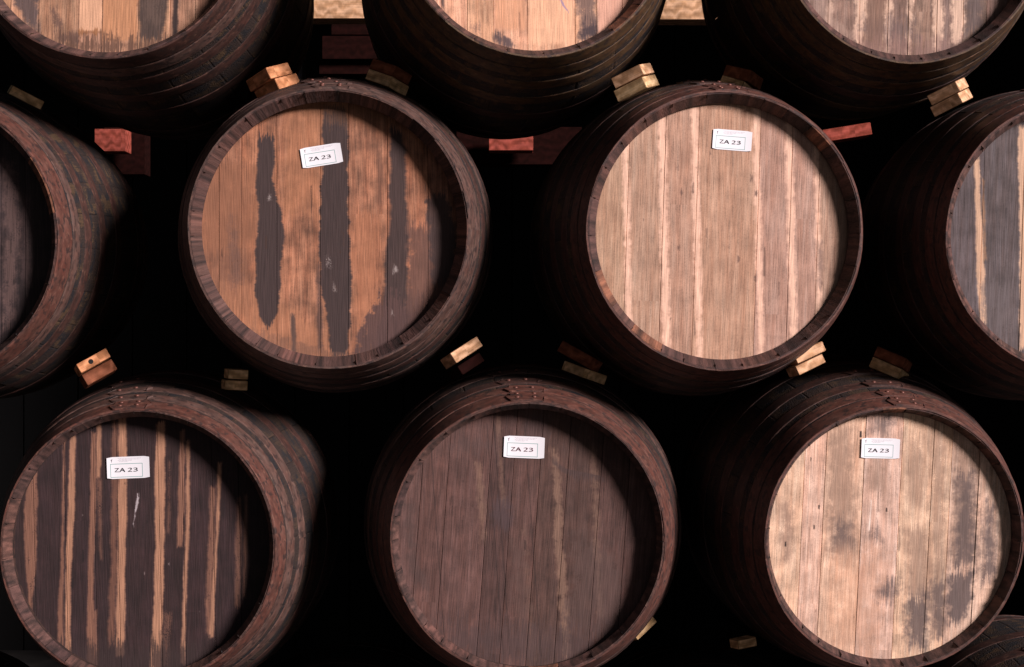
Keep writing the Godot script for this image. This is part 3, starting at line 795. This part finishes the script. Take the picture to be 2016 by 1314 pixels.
	for b in below:
		cask({"cx": b[0], "cy": b[1], "r": 274.0, "dx": -0.005, "dy": 0.0, "rb": 0.350, "grime": 0 if b[0] > 1400 else 2, "joint": 98.0, "label": b[2]})

# ==================================================================== chocks
func block_mesh(la: float, h: float, lb: float) -> ArrayMesh:
	# a sawn block with small chamfers; base centre at the origin
	var st := begin()
	st.set_smooth_group(-1)
	var b := 0.0012
	var x := la * 0.5; var z := lb * 0.5
	var o := Vector2(rng.randf(), rng.randf())
	var faces := [[Vector3(0, 0, 1), Vector3(1, 0, 0), Vector3(0, 1, 0)], [Vector3(1, 0, 0), Vector3(0, 0, -1), Vector3(0, 1, 0)], [Vector3(0, 0, -1), Vector3(-1, 0, 0), Vector3(0, 1, 0)], [Vector3(-1, 0, 0), Vector3(0, 0, 1), Vector3(0, 1, 0)], [Vector3(0, 1, 0), Vector3(1, 0, 0), Vector3(0, 0, -1)], [Vector3(0, -1, 0), Vector3(1, 0, 0), Vector3(0, 0, 1)]]
	var half := Vector3(x, h * 0.5, z)
	for f in faces:
		var nn: Vector3 = f[0]; var u: Vector3 = f[1]; var v: Vector3 = f[2]
		var hu := absf(u.dot(half)); var hv := absf(v.dot(half)); var hn := absf(nn.dot(half))
		var c := nn * hn + Vector3(0, h * 0.5, 0)
		var p := []; var q := []
		for k in [[-1, 1], [1, 1], [1, -1], [-1, -1]]:
			p.append(c + u * (k[0] * (hu - b)) + v * (k[1] * (hv - b)))
			q.append(o + Vector2(k[0] * hu, -k[1] * hv) * 4.0)
		quad(st, p[0], p[1], p[2], p[3], q[0], q[1], q[2], q[3])
		# chamfers on the two sides that lead to the next faces
		for s in [-1, 1]:
			var e := nn * hn + Vector3(0, h * 0.5, 0)
			var p0: Vector3 = e + u * (s * (hu - b)) + v * (hv - b)
			var p1: Vector3 = e + u * (s * (hu - b)) - v * (hv - b)
			var m0: Vector3 = p0 + u * (s * b) - nn * b
			var m1: Vector3 = p1 + u * (s * b) - nn * b
			if s > 0: quad(st, p0, m0, m1, p1, o, o, o, o)
			else: quad(st, m0, p0, p1, m1, o, o, o, o)
			var r0: Vector3 = e + v * (s * (hv - b)) - u * (hu - b)
			var r1: Vector3 = e + v * (s * (hv - b)) + u * (hu - b)
			var w0: Vector3 = r0 + v * (s * b) - nn * b
			var w1: Vector3 = r1 + v * (s * b) - nn * b
			if s > 0: quad(st, w0, w1, r1, r0, o, o, o, o)
			else: quad(st, r0, r1, w1, w0, o, o, o, o)
	st.set_smooth_group(-1)
	st.generate_normals()
	return st.commit()

# px, py: where the near upper edge of the block is; psi turns its corner to the camera, phi is its slope
func chock(px: float, py: float, z: float, la: float, lb: float, h: float, psi: float, phi: float, tone: int, label: String):
	var grow := (CAM_Z - z) / 4.17
	la *= grow; h *= grow; lb *= grow
	var o := part(numbered("wooden_chock"), block_mesh(la, h, lb), mat["pine_%d" % tone], self)
	var bs := Basis(Vector3(0, 0, 1), deg_to_rad(phi)) * Basis(Vector3.UP, deg_to_rad(-psi))
	o.transform = Transform3D(bs, spot(px, py, z) + bs * Vector3(-la * 0.5, -h, -lb * 0.5))
	tag(o, label, "chock", "pine chocks wedged between the casks")

func chocks():
	var z := -0.15      # the ones the sun reaches, near the front
	var zb := -0.17
	chock(24, 168, zb, 0.05, 0.075, 0.020, 70, -27, 2, "pale chock under the top left cask, near the left edge")
	chock(523, 133, z, 0.072, 0.070, 0.0265, 40, 25, 1, "upper orange pine chock between top left cask and striped orange cask")
	chock(540, 154.5, z, 0.072, 0.070, 0.0262, 40, 25, 1, "lower orange pine chock resting on the striped orange cask's left shoulder")
	chock(781, 130, zb, 0.065, 0.070, 0.024, 28, -22, 3, "upper reddish chock on the striped orange cask's right shoulder")
	chock(773, 151, zb, 0.065, 0.075, 0.024, 28, -22, 2, "lower yellowish chock on the striped orange cask's right shoulder")
	chock(1258.5, 126.5, z, 0.072, 0.070, 0.0245, 26, 24, 0, "upper pine chock under the top centre cask's right side")
	chock(1264, 151, z, 0.074, 0.076, 0.026, 28, 24, 2, "lower end grain chock on the pinkish tan cask's left shoulder")
	chock(1480, 138, zb, 0.062, 0.072, 0.026, 30, -18, 3, "upper reddish chock on the pinkish tan cask's right shoulder")
	chock(1466, 160, zb, 0.055, 0.080, 0.022, 30, -22, 2, "lower chock on the pinkish tan cask's right shoulder behind its rim")
	chock(1881, 160, z, 0.070, 0.070, 0.024, 32, 27, 0, "upper pale chock under the top right cask")
	chock(1886, 183, z, 0.070, 0.075, 0.024, 34, 27, 0, "lower whitish chock on the slate grey cask's shoulder")
	chock(149, 718, z, 0.05, 0.073, 0.022, 68, 31, 1, "upper chock with a dark knot hole under the left edge cask")
	var hole := CylinderMesh.new(); hole.top_radius = 0.0055; hole.bottom_radius = 0.0055; hole.height = 0.004; hole.radial_segments = 14
	var kh := part("knot_hole", hole, mat.tar, get_child(get_child_count() - 1), Vector3(0.0232, 0.012, 0.006))
	kh.rotation.z = PI / 2
	chock(160, 739, z, 0.05, 0.073, 0.026, 68, 31, 3, "lower rusty stained chock on the dark striped cask's left shoulder")
	chock(449, 727, zb, 0.05, 0.044, 0.021, 72, -3, 2, "upper small chock on the dark striped cask's right shoulder")
	chock(443, 748.5, zb, 0.05, 0.049, 0.021, 72, -3, 2, "lower small chock on the dark striped cask's right shoulder")
	chock(886, 696, z, 0.065, 0.075, 0.025, 64, 33, 0, "upper bright chock under the striped orange cask's lower right side")
	chock(900, 722, z, 0.065, 0.062, 0.022, 64, 33, 5, "lower dark chock on the grey brown cask's left shoulder")
	chock(1169, 704, zb, 0.083, 0.062, 0.026, 25, -29, 3, "upper reddish chock on the grey brown cask's right shoulder")
	chock(1152, 725, zb, 0.060, 0.085, 0.021, 40, -20, 2, "lower pale chock on the grey brown cask's right shoulder")
	chock(1563, 698, z, 0.06, 0.072, 0.022, 76, 24, 0, "upper bright chock under the pinkish tan cask's lower right side")
	chock(1566, 722, z, 0.06, 0.068, 0.021, 76, 25, 0, "lower bright chock with a knot on the peach cask's left shoulder")
	chock(1786, 706, zb, 0.070, 0.062, 0.024, 26, -25, 3, "upper reddish brown chock on the peach cask's right shoulder")
	chock(1777, 727, zb, 0.070, 0.070, 0.024, 26, -25, 2, "lower tan chock on the peach cask's right shoulder")
	chock(1238, 1240, zb, 0.05, 0.060, 0.030, 70, 40, 2, "dim chock under the grey brown cask's lower right rim")
	chock(1452, 1262, zb, 0.04, 0.045, 0.020, 70, 8, 2, "small pale chock on the lowest cask beside the peach cask")

func rear_timber():
	# timber stacked behind the casks, seen in slivers through the gaps
	var list := [
		[660.0, 10.0, -1.35, 0.60, 0.090, 0, "pine plank behind the gap between the top left and centre casks"],
		[1330.0, 12.0, -1.35, 0.30, 0.090, 0, "pine plank behind the gap between the top centre and right casks"],
		[705.0, 62.0, -2.10, 0.16, 0.036, 5, "upper dull red beam behind the gap above the striped orange cask"],
		[700.0, 98.0, -2.07, 0.20, 0.072, 5, "middle dull red beam behind the gap above the striped orange cask"],
		[700.0, 136.0, -2.10, 0.22, 0.045, 5, "lowest dull red beam behind the gap above the striped orange cask"],
		[222.0, 279.0, -2.10, 0.095, 0.070, 4, "salmon block seen under the top left cask"],
		[1006.0, 282.0, -2.10, 0.138, 0.055, 4, "salmon block seen under the top centre cask"],
		[1664.0, 264.0, -1.05, 0.125, 0.032, 4, "salmon block seen under the top right cask"],
		[586.0, 138.0, -2.16, 0.040, 0.170, 6, "grey weathered post seen beside the top left cask"],
		[250.0, 300.0, -2.24, 0.130, 0.150, 5, "dark red board behind the salmon block under the top left cask"],
		[1022.0, 290.0, -2.24, 0.400, 0.120, 5, "dark red board behind the salmon block under the top centre cask"]]
	for t in list:
		var o := part(numbered("timber_block"), block_mesh(t[3], t[4], 0.10), mat["pine_%d" % t[5]], self)
		o.position = spot(t[0], t[1], t[2]) - Vector3(0, t[4] * 0.5, 0)
		if t[0] > 1600: o.rotation.z = 0.16
		tag(o, t[6], "timber", "timber behind the casks")
